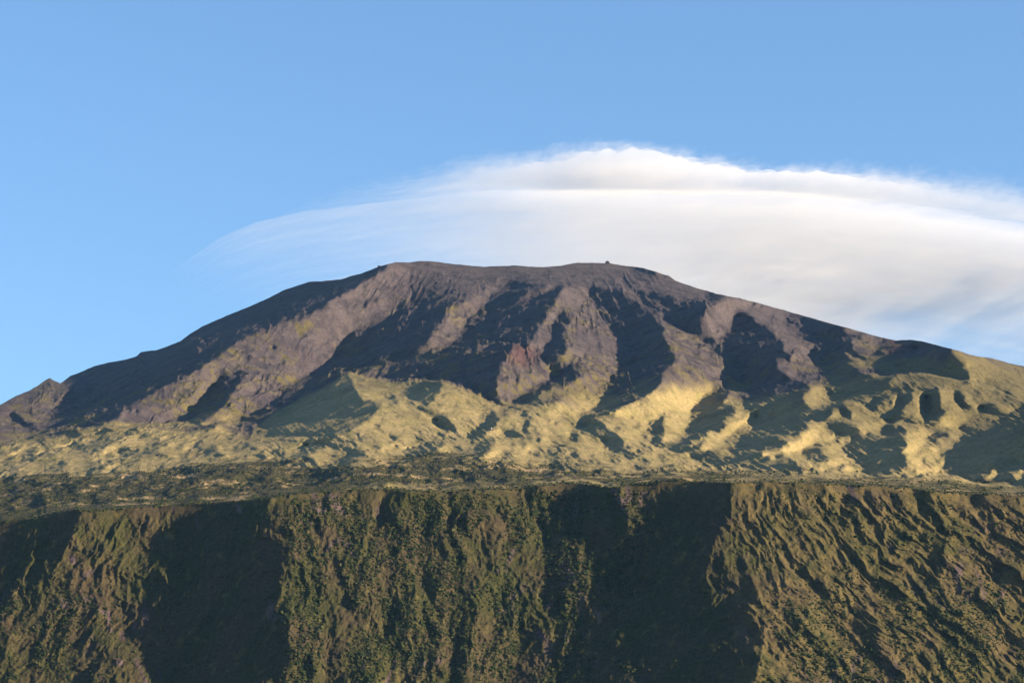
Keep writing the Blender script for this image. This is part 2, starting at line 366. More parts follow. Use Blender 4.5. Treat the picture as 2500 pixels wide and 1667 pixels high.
# silhouettes of nearer hills against what lies behind (tile points, step back in metres)
OCC = [
 ("S 0,480 130,440 330,380 640,320 830,310 1000,320 1340,300 1390,260 1500,280 1640,310 1860,275 1930,310 2090,415 T 350,660 530,650 740,645 880,660", 200),
 ("T 330,640 500,560 700,420 880,270 1030,172 1150,212 1370,236 1700,232 1960,330 2090,405", 260),
 ("T 1110,330 1200,370 1340,375 1440,365 1600,410", 90),
 ("B 930,795 990,730 1050,765 1180,765 1250,790 1350,850 1420,900", 160),
 ("V 1250,215 1350,203 1500,210 1900,275 2130,350 2352,450", 200),
 ("V 0,1030 150,1010 340,1045 540,1040 1000,1080 1340,1125 1500,1050 1850,1070 2150,1190 2352,1215", 260),
 ("V 210,850 330,735 545,625 600,600 670,620 800,765", 120), ("V 800,765 920,960 990,1050", 150),
 ("V 670,600 790,490 880,430 1080,500 1240,605", 140),
 ("V 1250,640 1330,590 1430,630 1570,685 1590,830 1725,920 1810,1060", 150),
 ("V 2352,490 2240,550 2160,640", 200),
 ("T 1150,1000 1400,870 1560,760 1660,740 1800,760 1950,800 2352,820", 90),
 ("A 318,973 385,1008 484,1030 430,1090 340,1180 270,1260 240,1330", 180),
 ("U 680,350 900,300 1100,190", 130), ("U 1160,400 1145,540 1300,660 1430,720", 140), ("U 640,350 760,430 860,575", 110),
 ("U 1000,660 1100,610 1250,770", 70), ("S 1640,410 1520,530", 60), ("T 1340,740 1580,700 1730,690", 60), ("S 0,590 330,540 560,480 960,390 1100,350", 60),
 ("T 400,830 700,720 940,690 1080,710 1160,740", 50), ("T 620,980 740,880 900,850 1020,900", 60),
 ("C 1220,880 1300,900 1400,965 1500,955", 120), ("C 500,1150 600,1190 635,1225", 80),
]
GY = np.zeros(UX.shape); WYM = np.ones(UX.shape)
for spec, jump in OCC:
    pts = P(spec); d = np.r_[0, np.cumsum(np.hypot(*np.diff(pts, axis=0).T))]
    tt = np.arange(0, d[-1], 1.5); px, rw = np.interp(tt, d, pts[:, 0]), np.interp(tt, d, pts[:, 1])
    rw = rw + 2.0 * fbm(px / 18, px * 0 + jump, 4, 55)
    i = np.round((px - US[0]) / GS).astype(int); j = np.round((rw - GR[0]) / GS).astype(int)
    tp = np.minimum(1, np.minimum(tt, d[-1] - tt) / 60)
    GY[j, i] = -jump * tp * 0.5; GY[j - 1, i] = -jump * tp * 0.5
    WYM[j, i] = .6; WYM[j - 1, i] = .6

def light_on(Y):
    """direct light reaching each surveyed point: 0 in shade, else the cosine to the sun"""
    Xw = (UX - W0 / 2) / F * Y; Zw = CAMZ + (H0 - RY) / F * Y
    g_ = lambda A: (np.gradient(A, axis=1), np.gradient(A, axis=0))
    (Xu, Xr), (Yu, Yr), (Zu, Zr) = g_(Xw), g_(Y), g_(Zw)
    nx, ny, nz = Yu * Zr - Zu * Yr, Zu * Xr - Xu * Zr, Xu * Yr - Yu * Xr
    sg = np.where(ny < 0, 1, -1); ln = np.sqrt(nx ** 2 + ny ** 2 + nz ** 2)
    nl = sg * (nx * SUN[0] + ny * SUN[1] + nz * SUN[2]) / ln
    sh = np.zeros(Y.shape, bool); d = 5.0; st = 5.0
    ar = np.arange(len(US)); sk = (sky_s - GR[0]) / GS
    while d < 1000:
        x, y, z = Xw + SUN[0] * d, Y + SUN[1] * d, Zw + SUN[2] * d
        ui = (x / y * F + W0 / 2 + 420) / GS; ri = (H0 - (z - CAMZ) / y * F - GR[0]) / GS
        ins = (ri > np.interp(ui, ar, sk)) & (ui < len(US) - 1)
        sh |= ins & (bil(Y, ui, ri) < y - 1.0)
        d += st; st *= 1.09
    return np.where(sh, 0, np.maximum(nl, 0))
def clamp_depth(Y):
    """no overhangs: each line of sight meets the ground farther away than the one below it"""
    c = np.arange(len(GR))[::-1, None] * (.3 * GS)
    return (np.maximum.accumulate((Y - c)[::-1], 0))[::-1] + c

YBx = np.gradient(YB, axis=1) / DX
slant = sstep(1500, 2200, UX)
rib = fbm(UX / 60 - slant * (RY - 1420) / 75, RY / 260, 4, 21)
W1 = 1 / Q ** 2
ANI = np.clip(2.8 * (YB / F) / np.maximum(Yk, .1), .16, 1.0)
pit = np.exp(-((UX - 2230) / 190) ** 2 - ((RY - 975) / 50) ** 2) + np.exp(-((UX - 930) / 130) ** 2 - ((RY - 720) / 60) ** 2)
pit += np.exp(-((UX - 2070) / 90) ** 2 - ((RY - 1050) / 55) ** 2) + np.exp(-((UX - 2210) / 80) ** 2 - ((RY - 1130) / 35) ** 2) + np.exp(-((UX - 870) / 60) ** 2 - ((RY - 1055) / 35) ** 2)
pit += np.exp(-((UX - 2400) / 130) ** 2 - ((RY - 1155) / 50) ** 2)
ANI = np.clip(ANI + .7 * pit, 0, 1)
EPS = W1 * np.where(iscl, 1 / 380.0 ** 2, 1 / 800.0 ** 2)
above = RY < sky_s[None] - 8
foot = sstep(.55, .30, (edge_s[None] - RY) / (edge_s - sky_s)[None]) * ~iscl
R = None; adj = np.zeros(UX.shape); OUT = 16
for it in range(OUT):
    gz = np.where(iscl, runs_slope(M, 0.40, 0.90, 0.22) - np.where(M > .3, 1.15, .35) * rib, runs_slope(M, 0.42, 0.62, 0.25))
    gz = np.where((~iscl) & (M > .3), gz * (1 - .35 * foot), gz)
    if it > 1:
        S = light_on(Y)
        e = np.where((M < .25) & (S > .03), S * 1.4, 0) - np.where((M > .3) & (S < .30 * M), .33 * M - S, 0)
        adj = np.clip(adj * .97 + .8 * e, -1.0, 1.0)
    adj = np.where(iscl, adj, smoothrow(adj))
    gr = -Q * (gz + adj) - YBx
    Rn = solve(gr, GY, DX, W1, W1 * .30 * WYM * ANI, EPS, 5, 40 if it == OUT - 1 else 12)
    w = .65 - .3 * it / OUT
    R = Rn if R is None else (1 - w) * R + w * Rn
    Y = clamp_depth(YB + np.clip(R, -1300, 1300))

occm = (GY < 0) * 1.0
for _ in range(3): occm = smoothrow(occm)
keep = 1 - sstep(.02, .12, occm) * sstep(1850, 1650, UX)   # crests drawn as silhouettes stay sharp
sm = .35 * keep * ~iscl
cl = ((Y - (YB + R)) > 1.5) * 1.0 * ~iscl                # steps left by the no-overhang rule weather into smooth slopes
for _ in range(5): cl = smoothrow(cl)
sm = np.maximum(sm, sstep(.05, .4, cl) * keep)
for k_ in range(12):
    w_ = sm if k_ < 2 else sstep(.05, .4, cl) * keep * ~iscl
    B_ = Y.copy(); B_[:, 2:-2] = (Y[:, :-4] + 2 * Y[:, 1:-3] + 2 * Y[:, 2:-2] + 2 * Y[:, 3:-1] + Y[:, 4:]) / 8
    Y = Y * (1 - w_) + (B_ if k_ >= 2 else smoothrow(Y)) * w_

# ------------------------------------------------------------------ build the mesh grid from the cliff foot over the plateau to the skyline
cols = np.concatenate([np.arange(-1100, -410, 24.0), np.arange(-400, -44, 9.0), np.arange(-40, 2541, 1.7), np.arange(2548, 2941, 9.0), np.arange(2960, 3700, 24.0)])
NC = len(cols)
eRc = np.interp(cols, EDGE[:, 0], EDGE[:, 1]) + 9.0 * fbm(cols / 60, cols * 0 + 3.3, 6, 77, .62)
sRc = np.interp(cols, SKY[:, 0], SKY[:, 1]) + 1.5 * fbm(cols / 26, cols * 0 + 8.1, 5, 78)
xc = (cols - W0 / 2) / F
NR = 760
tv = np.linspace(0, 1, NR)[:, None]                      # 0 = below the picture, 1 = skyline
ROW = 1740 + (sRc[None] - 1740) * tv
COL = np.broadcast_to(cols[None], ROW.shape)
YM = bil(Y, (COL - US[0]) / GS, (ROW - GR[0]) / GS)
XM = (COL - W0 / 2) / F * YM; ZM = CAMZ + (H0 - ROW) / F * YM
below = ROW - eRc[None]                                   # pixels under the cliff edge (negative above)
wc = sstep(-6, 26, below)
X2, Y2, Z2 = XM, YM, ZM
C2 = COL; rowp = ROW
shrubline = np.array([(-420, 1190), (0, 1165), (300, 1150), (500, 1130), (650, 1120), (850, 1135), (980, 1118), (1080, 1102), (1200, 1122), (1320, 1133), (1500, 1152), (1640, 1150), (1760, 1146),
                      (1900, 1156), (2200, 1166), (2500, 1190), (2960, 1230)], float)
n1 = fbm(X2 / 260, Y2 / 260, 5, 101); n2 = fbm(X2 / 60, Y2 / 60, 4, 111)
gl = rowp - np.interp(C2, grassline[:, 0], grassline[:, 1])
cz = 1 - .93 * sstep(590, 640, C2) * sstep(1230, 1190, C2)
grass = sstep(-30, 30, (gl + (60 * n1 + 30 * n2) * cz) / (.12 + .88 * cz))
shrub = sstep(-8, 12, rowp - np.interp(C2, shrubline[:, 0], shrubline[:, 1]) + 26 * n1 + 26 * n2)
strip = np.interp(COL, [880, 920, 1100, 1150, 1280, 1330, 1500, 1530, 1770, 1790, 1940, 2000], [0, 1, .8, .2, .2, 1, 1, 0, 0, .7, .4, 0]) + .45 * sstep(.1, .3, n1)
shrub = shrub * (1 - np.clip(strip, 0, 1) * sstep(-16 - 20 * n2, -8, below) * sstep(-.35, 0, fbm(X2 / 25, Y2 / 60, 4, 117)))
rock = 1 - grass
warp = 50 * fbm(X2 / 240, Y2 / 300, 4, 55)
gul = ridged((X2 + warp + .25 * (Y2 - 7000) * np.sign(X2 - 50)) / 95, (Y2 + warp) / 420, 5, 61)
crag = ridged((X2 + warp) / 90, (Z2 + .5 * warp) / 50, 6, 81)
hum = fbm(X2 / 70, Y2 / 150, 6, 91, .55)
fine = fbm(X2 / 14, Y2 / 30, 4, 95)
cragm = sstep(.02, .32, fbm(X2 / 300, Y2 / 420, 4, 131) + .10) * sstep(1.0, .85, tv)
def an2(ang, la, lc, seed, oct=5):
    c, s_ = math.cos(math.radians(ang)), math.sin(math.radians(ang))
    w_ = 7 * fbm(COL / 40, ROW / 40, 3, seed + 5)
    return ridged((COL * c + ROW * s_ + w_) / la, (ROW * c - COL * s_ + w_) / lc, oct, seed, .58)
lf = sstep(520, 760, COL)
er = an2(-14, 60, 13, 801) * (1 - lf) + an2(27, 62, 15, 811) * lf
ang = np.arctan2(COL - 1230, ROW - 330); rad = np.hypot(COL - 1230, ROW - 330)
er2 = ridged(ang * 17 + .5 * fbm(COL / 60, ROW / 60, 4, 821), rad / 160 + fbm(COL / 80, ROW / 80, 3, 823), 6, 825, .62)
cone = sstep(1.25, .8, np.hypot((COL - 930) / 260, (ROW - 985) / 75))
erm = (1.5 + 3.4 * sstep(-.1, .35, fbm(COL / 110, ROW / 45, 4, 831))) * (1 - .85 * cone)
disp = (rock * (3.5 * (gul - .35) + 8.5 * (er2 - .35) * sstep(320, 520, rad) * (.35 + .65 * sstep(-.25, .25, fbm(COL / 120, ROW / 90, 4, 833))) + 13 * cragm * (crag - .3) + 5 * hum + 1.0 * fine)
        + grass * (1 - .5 * shrub) * erm * (er - .35)
        + grass * (1 - .6 * shrub) * (3.2 * hum + 3 * (ridged((X2 + warp) / 130, (Y2 + 1.5 * warp) / 300, 5, 141) - .3) + .9 * fine)
        + shrub * (2.0 * fine + 3 * hum + 4 * (an2(-9, 80, 15, 851) - .4)))
disp *= (1 - wc) * sstep(-4, -30, below) * (1 - .8 * sstep(.97, 1.0, tv))
rampc = sstep(4, 45, below)
sl = sstep(1450, 2250, COL) * .80 - .3 * sstep(700, 100, COL)
q = XM + sl * (ZM - 560)
wq = 22 * fbm(XM / 60, ZM / 70, 4, 201)
dc = (10 * (ridged((q + wq) / 55, (ZM + wq) / 170, 6, 211, .6) - .35) + 5.5 * (ridged((q + 1.2 * wq) / 24, (ZM + .6 * wq) / 75, 5, 215, .6) - .35) + 6 * (ridged((XM + wq) / 34, (ZM + .6 * wq) / 40, 6, 221, .6) - .35)
      + 8 * fbm(q / 45, ZM / 80, 6, 231, .6) + 1.8 * fbm(XM / 6, ZM / 6, 3, 241))
YM = YM - dc * rampc
XM2 = (COL - W0 / 2) / F * YM
ZM2 = CAMZ + (H0 - ROW) / F * YM + disp
# back slope behind the summit, falling away to the far shore
nb = 50
tb = ((np.arange(1, nb + 1) / nb) ** 1.5)[:, None]
Yb = YM[-1][None] + 4200 * tb
Zb = np.maximum(ZM2[-1][None] - 4200 * tb * .46, -30) + 12 * fbm(xc[None] * Yb / 200, Yb / 200, 4, 7) * tb ** .5
Xb = xc[None] * Yb
# cliff foot down to the sea
nf = 24
tf = (np.arange(nf, 0, -1) / nf)[:, None]
ROWF = 1740 + (2390 - 1740) * tf
YF = YM[0][None] + (3250 - YM[0][None]) * tf ** .9
XF = xc[None] * YF; ZF = CAMZ + (H0 - ROWF) / F * YF
XA = np.vstack([XF, XM2, Xb]); YA = np.vstack([YF, YM, Yb]); ZA = np.vstack([ZF, ZM2, Zb])
def full(A, lo=0., hi=0.): return np.vstack([np.full(XF.shape, lo), A, np.full(Xb.shape, hi)])

# ------------------------------------------------------------------ materials
def ramp_node(nt, stops, src, interp='LINEAR'):
    r = nt.nodes.new('ShaderNodeValToRGB')
    r.color_ramp.interpolation = interp
    while len(r.color_ramp.elements) < len(stops): r.color_ramp.elements.new(0.5)
    for e, (p, c) in zip(r.color_ramp.elements, stops):
        e.position = p; e.color = (c[0], c[1], c[2], 1)
    nt.links.new(src, r.inputs[0]); return r.outputs[0]
def noise_node(nt, vec, scale, detail=6, rough=.6, dist=0.0):
    n = nt.nodes.new('ShaderNodeTexNoise'); n.inputs['Scale'].default_value = scale
    n.inputs['Detail'].default_value = detail; n.inputs['Roughness'].default_value = rough; n.inputs['Distortion'].default_value = dist
    nt.links.new(vec, n.inputs['Vector']); return n.outputs[0]
def mapping(nt, src, scale, rot=(0, 0, 0)):
    m = nt.nodes.new('ShaderNodeMapping'); m.inputs['Scale'].default_value = scale; m.inputs['Rotation'].default_value = rot
    nt.links.new(src, m.inputs[0]); return m.outputs[0]
def mix(nt, fac, a, b, mode='MIX'):
    m = nt.nodes.new('ShaderNodeMix'); m.data_type = 'RGBA'; m.blend_type = mode
    if isinstance(fac, float): m.inputs[0].default_value = fac
    else: nt.links.new(fac, m.inputs[0])
    for k, s in ((6, a), (7, b)):
        if isinstance(s, tuple): m.inputs[k].default_value = (*s, 1)
        else: nt.links.new(s, m.inputs[k])
    return m.outputs[2]
def math_node(nt, op, a, b=0.5, clamp=False):
    m = nt.nodes.new('ShaderNodeMath'); m.operation = op; m.use_clamp = clamp
    for k, s in ((0, a), (1, b)):
        if isinstance(s, (int, float)): m.inputs[k].default_value = s
        else: nt.links.new(s, m.inputs[k])
    return m.outputs[0]
def attr(nt, name):
    a = nt.nodes.new('ShaderNodeAttribute'); a.attribute_name = name; return a.outputs['Fac']
def new_mat(name):
    m = bpy.data.materials.new(name); m.use_nodes = True
    nt = m.node_tree; b = nt.nodes['Principled BSDF']
    b.inputs['Roughness'].default_value = .95; b.inputs['Specular IOR Level'].default_value = .1
    tc = nt.nodes.new('ShaderNodeTexCoord')
    return m, nt, b, tc.outputs['Object']

def terrain_material():
    m, nt, b, co = new_mat("mountain_ground")
    nbig = noise_node(nt, co, .004, 8, .62)
    nmed = noise_node(nt, co, .02, 8, .65)
    nsml = noise_node(nt, co, .13, 6, .7)
    rock = ramp_node(nt, [(.28, (.070, .062, .066)), (.44, (.128, .108, .108)), (.56, (.19, .16, .155)), (.72, (.105, .09, .092))], nmed)
    rock = mix(nt, ramp_node(nt, [(.5, (0, 0, 0)), (.68, (1, 1, 1))], nbig), rock, (.140, .112, .118))
    rock = mix(nt, attr(nt, 'red'), rock, (.19, .062, .050))
    moss = ramp_node(nt, [(.3, (.13, .118, .045)), (.7, (.29, .245, .085))], nsml)
    mossf = math_node(nt, 'MULTIPLY', attr(nt, 'moss'), ramp_node(nt, [(.46, (0, 0, 0)), (.56, (1, 1, 1))], nmed))
    rock = mix(nt, mossf, rock, moss)
    grass = ramp_node(nt, [(.3, (.30, .27, .09)), (.45, (.58, .48, .20)), (.58, (.74, .59, .28)), (.72, (.42, .36, .13))], nsml)
    grass = mix(nt, ramp_node(nt, [(.42, (0, 0, 0)), (.6, (.7, .7, .7))], nmed), grass, (.40, .37, .13))
    shr = ramp_node(nt, [(.3, (.045, .050, .018)), (.52, (.11, .108, .036)), (.68, (.26, .215, .08))], nsml)
    shr = mix(nt, ramp_node(nt, [(.54, (0, 0, 0)), (.62, (1, 1, 1))], noise_node(nt, mapping(nt, co, (1, .35, 1)), .014, 7, .7)), shr, (.66, .50, .24))
    olv = ramp_node(nt, [(.3, (.17, .155, .055)), (.5, (.29, .25, .10)), (.7, (.38, .31, .14))], nsml)
    grass = mix(nt, attr(nt, 'olive'), grass, olv)
    c = mix(nt, attr(nt, 'grass'), rock, grass)
    c = mix(nt, attr(nt, 'shrub'), c, shr)
    dk = ramp_node(nt, [(.30, (.35, .35, .35)), (.47, (1, 1, 1)), (.72, (1.2, 1.2, 1.2))], noise_node(nt, mapping(nt, co, (1, .5, 1)), .17, 7, .78))
    c = mix(nt, .85, c, dk, 'MULTIPLY')
    tuft = ramp_node(nt, [(.36, (.42, .46, .40)), (.46, (1, 1, 1))], noise_node(nt, mapping(nt, co, (1, .4, 1.6), (0, radians(25), 0)), .055, 8, .8))
    c = mix(nt, .75, c, tuft, 'MULTIPLY')
    c = mix(nt, 1.0, c, (.39, .36, .38), 'MULTIPLY')
    nt.links.new(c, b.inputs['Base Color'])
    bm = nt.nodes.new('ShaderNodeBump'); bm.inputs['Strength'].default_value = 1.0; bm.inputs['Distance'].default_value = 3.4
    nt.links.new(noise_node(nt, co, .16, 8, .72), bm.inputs['Height'])
    nt.links.new(bm.outputs[0], b.inputs['Normal'])
    return m

def cliff_material():
    m, nt, b, co = new_mat("cliff_ground")
    streak = mapping(nt, co, (1, 1, .35))
    nbig = noise_node(nt, streak, .012, 7, .62)
    nmed = noise_node(nt, streak, .06, 8, .68)
    nsml = noise_node(nt, co, .32, 6, .72)
    green = ramp_node(nt, [(.3, (.032, .040, .012)), (.5, (.075, .080, .022)), (.65, (.125, .115, .035)), (.8, (.20, .165, .06))], nsml)
    brown = ramp_node(nt, [(.3, (.055, .040, .022)), (.5, (.115, .085, .045)), (.72, (.19, .14, .08))], nsml)
    c = mix(nt, ramp_node(nt, [(.42, (0, 0, 0)), (.60, (.85, .85, .85))], nbig), green, brown)
    c = mix(nt, ramp_node(nt, [(.55, (0, 0, 0)), (.70, (.9, .9, .9))], nmed), c, (.23, .185, .06))
    gs = noise_node(nt, mapping(nt, co, (1, 1, .5), (0, radians(-38), 0)), .05, 8, .7)
    gf = math_node(nt, 'MULTIPLY', attr(nt, 'gold'), ramp_node(nt, [(.42, (0, 0, 0)), (.58, (1, 1, 1))], gs))
    c = mix(nt, gf, c, (.30, .225, .08))
    rk = ramp_node(nt, [(.35, (.07, .05, .045)), (.65, (.23, .165, .15))], nmed)
    c = mix(nt, attr(nt, 'bare'), c, rk)
    c = mix(nt, 1.0, c, (.41, .39, .41), 'MULTIPLY')
    nt.links.new(c, b.inputs['Base Color'])
    bm = nt.nodes.new('ShaderNodeBump'); bm.inputs['Strength'].default_value = 1.0; bm.inputs['Distance'].default_value = 1.6
    nt.links.new(noise_node(nt, co, .22, 8, .75), bm.inputs['Height'])
    nt.links.new(bm.outputs[0], b.inputs['Normal'])
    return m

# ------------------------------------------------------------------ mesh helpers
def link_mesh(name, V, Fc, mat, attrs=None, smooth=True):
    me = bpy.data.meshes.new(name)
    V = np.ascontiguousarray(V, np.float32); Fc = np.ascontiguousarray(Fc, np.int32)
    k = Fc.shape[1]
    me.vertices.add(len(V)); me.vertices.foreach_set('co', V.ravel())
    me.loops.add(Fc.size); me.loops.foreach_set('vertex_index', Fc.ravel())
    me.polygons.add(len(Fc)); me.polygons.foreach_set('loop_start', np.arange(0, Fc.size, k, dtype=np.int32))
    me.polygons.foreach_set('loop_total', np.full(len(Fc), k, np.int32))
    me.polygons.foreach_set('use_smooth', np.full(len(Fc), smooth, bool))
    me.update(calc_edges=True)
    for n, a in (attrs or {}).items():
        at = me.attributes.new(n, 'FLOAT', 'POINT'); at.data.foreach_set('value', np.ascontiguousarray(a, np.float32).ravel())
    me.materials.append(mat)
    o = bpy.data.objects.new(name, me); sc.collection.objects.link(o)
    return o
def grid_faces(h, w, mask=None):
    i = np.arange(h * w).reshape(h, w)
    f = np.stack([i[:-1, :-1], i[:-1, 1:], i[1:, 1:], i[1:, :-1]], -1)
    return f[mask] if mask is not None else f.reshape(-1, 4)
def sub_mesh(name, X, Y, Z, mask, mat, attrs):
    f = grid_faces(*X.shape, mask)
    used, inv = np.unique(f.ravel(), return_inverse=True)
    V = np.stack([X.ravel(), Y.ravel(), Z.ravel()], -1)[used]
    return link_mesh(name, V, inv.reshape(-1, 4), mat, {k: a.ravel()[used] for k, a in attrs.items()})
def tag(o, label=None, cat=None, group=None, kind=None):
    for k, v in (('label', label), ('category', cat), ('group', group), ('kind', kind)):
        if v: o[k] = v
    return o

MT, MCf = terrain_material(), cliff_material()
redm = sstep(60, 10, np.hypot(C2 - 1275, (rowp - 868) * 1.5)) * .5 + sstep(26, 8, np.hypot((C2 - 2190) * .6, rowp - 850)) * .6
mossm = .8 * np.clip(cragm * (crag * 1.9 - .3), 0, 1) * (1 - sstep(.9, 1, tv)) + .9 * sstep(-130, -10, gl + 30 * n2) * sstep(-.15, .2, n1 + .5 * n2)
for mx_, my_, rx_, ry_ in [(745, 795, 40, 28), (640, 835, 50, 22), (560, 865, 45, 20), (700, 875, 30, 25), (505, 905, 26, 18), (1385, 800, 22, 55), (1345, 745, 30, 16), (1105, 752, 22, 14),
                           (690, 940, 60, 35), (390, 985, 60, 22), (110, 950, 60, 40), (60, 1010, 60, 40), (1640, 840, 30, 60), (1880, 730, 60, 10), (1440, 900, 40, 40), (1260, 930, 60, 50)]:
    mossm = np.maximum(mossm, 1.5 * sstep(1.3, .3, np.hypot((C2 - mx_) / rx_, (rowp - my_) / ry_)) * sstep(-.2, .25, fbm(X2 / 22, Y2 / 60, 4, 119) + .05))
bare = sstep(.52, .7, ridged(X2 / 50, Z2 / 90, 4, 301)) * sstep(.1, .4, fbm(X2 / 160, Z2 / 160, 3, 311) + .05)
olive = np.clip(.9 * sstep(1650, 2350, COL + 200 * n1) * sstep(1120, 1000, ROW + 60 * n1) + .8 * sstep(45, -25, gl + 50 * n1) + .5 * sstep(.15, .4, n1 + .3 * n2), 0, 1)
AT = {'olive': full(olive), 'grass': full(grass), 'shrub': full(shrub), 'moss': full(np.clip(mossm, 0, 1)), 'red': full(np.clip(redm, 0, 1)), 'bare': full(bare), 'gold': full(.50 * sstep(1760, 1860, COL) + .25 * sstep(1250, 1150, ROW) + .0)}
cm = full(below, 99., -99.)[:-1, :-1] > 0
gm_ = full(gl, 99., -99.)[:-1, :-1] > 0
o = sub_mesh('mountain', XA, YA, ZA, ~cm & ~gm_, MT, AT)
tag(o, 'dark brown volcanic mountain slope with deep shaded gullies and a flat summit', kind='structure')
o = sub_mesh('foothills', XA, YA, ZA, ~cm & gm_, MT, AT)
tag(o, 'straw coloured grassy foothills and plateau above the cliff edge', kind='structure')
o = sub_mesh('cliff', XA, YA, ZA, cm, MCf, AT)
tag(o, 'steep green and brown sea cliff with shaded ravines below the plateau', kind='structure')

# ------------------------------------------------------------------ sea
m, nt, b, co = new_mat("sea_water")
b.inputs['Base Color'].default_value = (.012, .035, .05, 1); b.inputs['Roughness'].default_value = .15
b.inputs['Specular IOR Level'].default_value = .5
bm = nt.nodes.new('ShaderNodeBump'); bm.inputs['Strength'].default_value = .4
nt.links.new(noise_node(nt, co, .05, 6, .6), bm.inputs['Height']); nt.links.new(bm.outputs[0], b.inputs['Normal'])
SXW, SYN, SYF = 9000, -1500, 13500
o = link_mesh('sea', np.array([(-SXW, SYN, 0), (SXW, SYN, 0), (SXW, SYF, 0), (-SXW, SYF, 0)]), np.array([[0, 1, 2, 3]]), m, smooth=False)
tag(o, kind='structure')

# ------------------------------------------------------------------ plants on the cliff and the plateau
def ico():
    p = (1 + 5 ** .5) / 2
    v = np.array([(-1, p, 0), (1, p, 0), (-1, -p, 0), (1, -p, 0), (0, -1, p), (0, 1, p), (0, -1, -p), (0, 1, -p), (p, 0, -1), (p, 0, 1), (-p, 0, -1), (-p, 0, 1)], float)
    v /= np.linalg.norm(v[0])
    f = [(0, 11, 5), (0, 5, 1), (0, 1, 7), (0, 7, 10), (0, 10, 11), (1, 5, 9), (5, 11, 4), (11, 10, 2), (10, 7, 6), (7, 1, 8), (3, 9, 4), (3, 4, 2), (3, 2, 6), (3, 6, 8), (3, 8, 9),
         (4, 9, 5), (2, 4, 11), (6, 2, 10), (8, 6, 7), (9, 8, 1)]
    v = list(map(tuple, v)); cache = {}; out = []
    def mid(a, b):
        k = (min(a, b), max(a, b))
        if k not in cache:
            m = (np.array(v[a]) + np.array(v[b])) / 2; v.append(tuple(m / np.linalg.norm(m))); cache[k] = len(v) - 1
        return cache[k]
    for a, b, c in f:
        x, y, z = mid(a, b), mid(b, c), mid(c, a)
        out += [(a, x, z), (b, y, x), (c, z, y), (x, y, z)]
    return np.array(v), np.array(out)
IV, IF = ico()
TEM = []
for k in range(8):
    r = rng.uniform(.55, 1.25, len(IV))[:, None]
    TEM.append(IV * r)
def clumps(name, pos, size, mat):
    n = len(pos); k = rng.integers(0, 8, n)
    T = np.stack(TEM)[k]                                     # n, 42, 3
    a = rng.uniform(0, 2 * np.pi, n); c, s_ = np.cos(a)[:, None], np.sin(a)[:, None]
    x = T[..., 0] * c - T[..., 1] * s_; y = T[..., 0] * s_ + T[..., 1] * c
    V = np.stack([x, y, T[..., 2] * rng.uniform(.6, 1.0, n)[:, None]], -1) * size[:, None, None] + pos[:, None, :]
    Fc = IF[None] + (np.arange(n) * len(IV))[:, None, None]
    tone = np.repeat(rng.uniform(0, 1, n), len(IV))
    return link_mesh(name, V.reshape(-1, 3), Fc.reshape(-1, 3), mat, {'tone': tone}, smooth=False)
m, nt, b, co = new_mat("shrub_leaves")
c = ramp_node(nt, [(0, (.012, .022, .007)), (.5, (.024, .034, .010)), (.8, (.042, .046, .014)), (1, (.075, .068, .024))], attr(nt, 'tone'))
c = mix(nt, 1.0, c, ramp_node(nt, [(.3, (.6, .6, .6)), (.7, (1.25, 1.25, 1.25))], noise_node(nt, co, 1.2, 3, .6)), 'MULTIPLY')
nt.links.new(c, b.inputs['Base Color'])
M_SH = m
def dens_pts(Xg, Yg, Zg, dens, n):
    p = (dens / dens.sum()).ravel(); k = rng.choice(p.size, n, p=p)
    j = rng.uniform(-.8, .8, (n, 2))
    return np.stack([Xg.ravel()[k] + j[:, 0], Yg.ravel()[k], Zg.ravel()[k] + j[:, 1]], -1)
ins = (COL > -60) & (COL < 2560)
nn = fbm(X2 / 55, Z2 / 110, 4, 401)
zone = (sstep(640, 740, COL) * sstep(1620, 1500, COL) * 1.0 + .45 * sstep(360, 120, COL) * sstep(1380, 1480, ROW) + .4 * sstep(1840, 1900, COL) * sstep(1400, 1560, ROW)
        + .15 * sstep(1850, 1950, COL)) * sstep(2, 30, below)
dens = ins * zone * sstep(-.22, .12, nn)
pos = dens_pts(XM2, YM - .3, ZM2, dens, 24000)
sz = np.exp(rng.normal(.22, .38, len(pos)))
o = clumps('cliff_shrubs', pos, np.clip(sz, .7, 3.6), M_SH)
tag(o, kind='stuff')
k_ = rng.integers(0, NC, 1500); jr = np.argmin(np.abs(below), 0)[k_] + rng.integers(-2, 3, 1500)
posr = np.stack([XM2[jr, k_], YM[jr, k_], ZM2[jr, k_] + .3], -1)[(cols[k_] > -60) & (cols[k_] < 2560)]
d2 = ins * shrub * sstep(-.25, .2, fbm(X2 / 70, Y2 / 140, 4, 411)) * (below < -2)
pos = dens_pts(XM2, YM, ZM2 + .2, d2, 4500)
pos = np.vstack([pos, posr])
o = clumps('plateau_shrubs', pos, np.clip(np.exp(rng.normal(.2, .4, len(pos))), .6, 2.6), M_SH)
tag(o, kind='stuff')

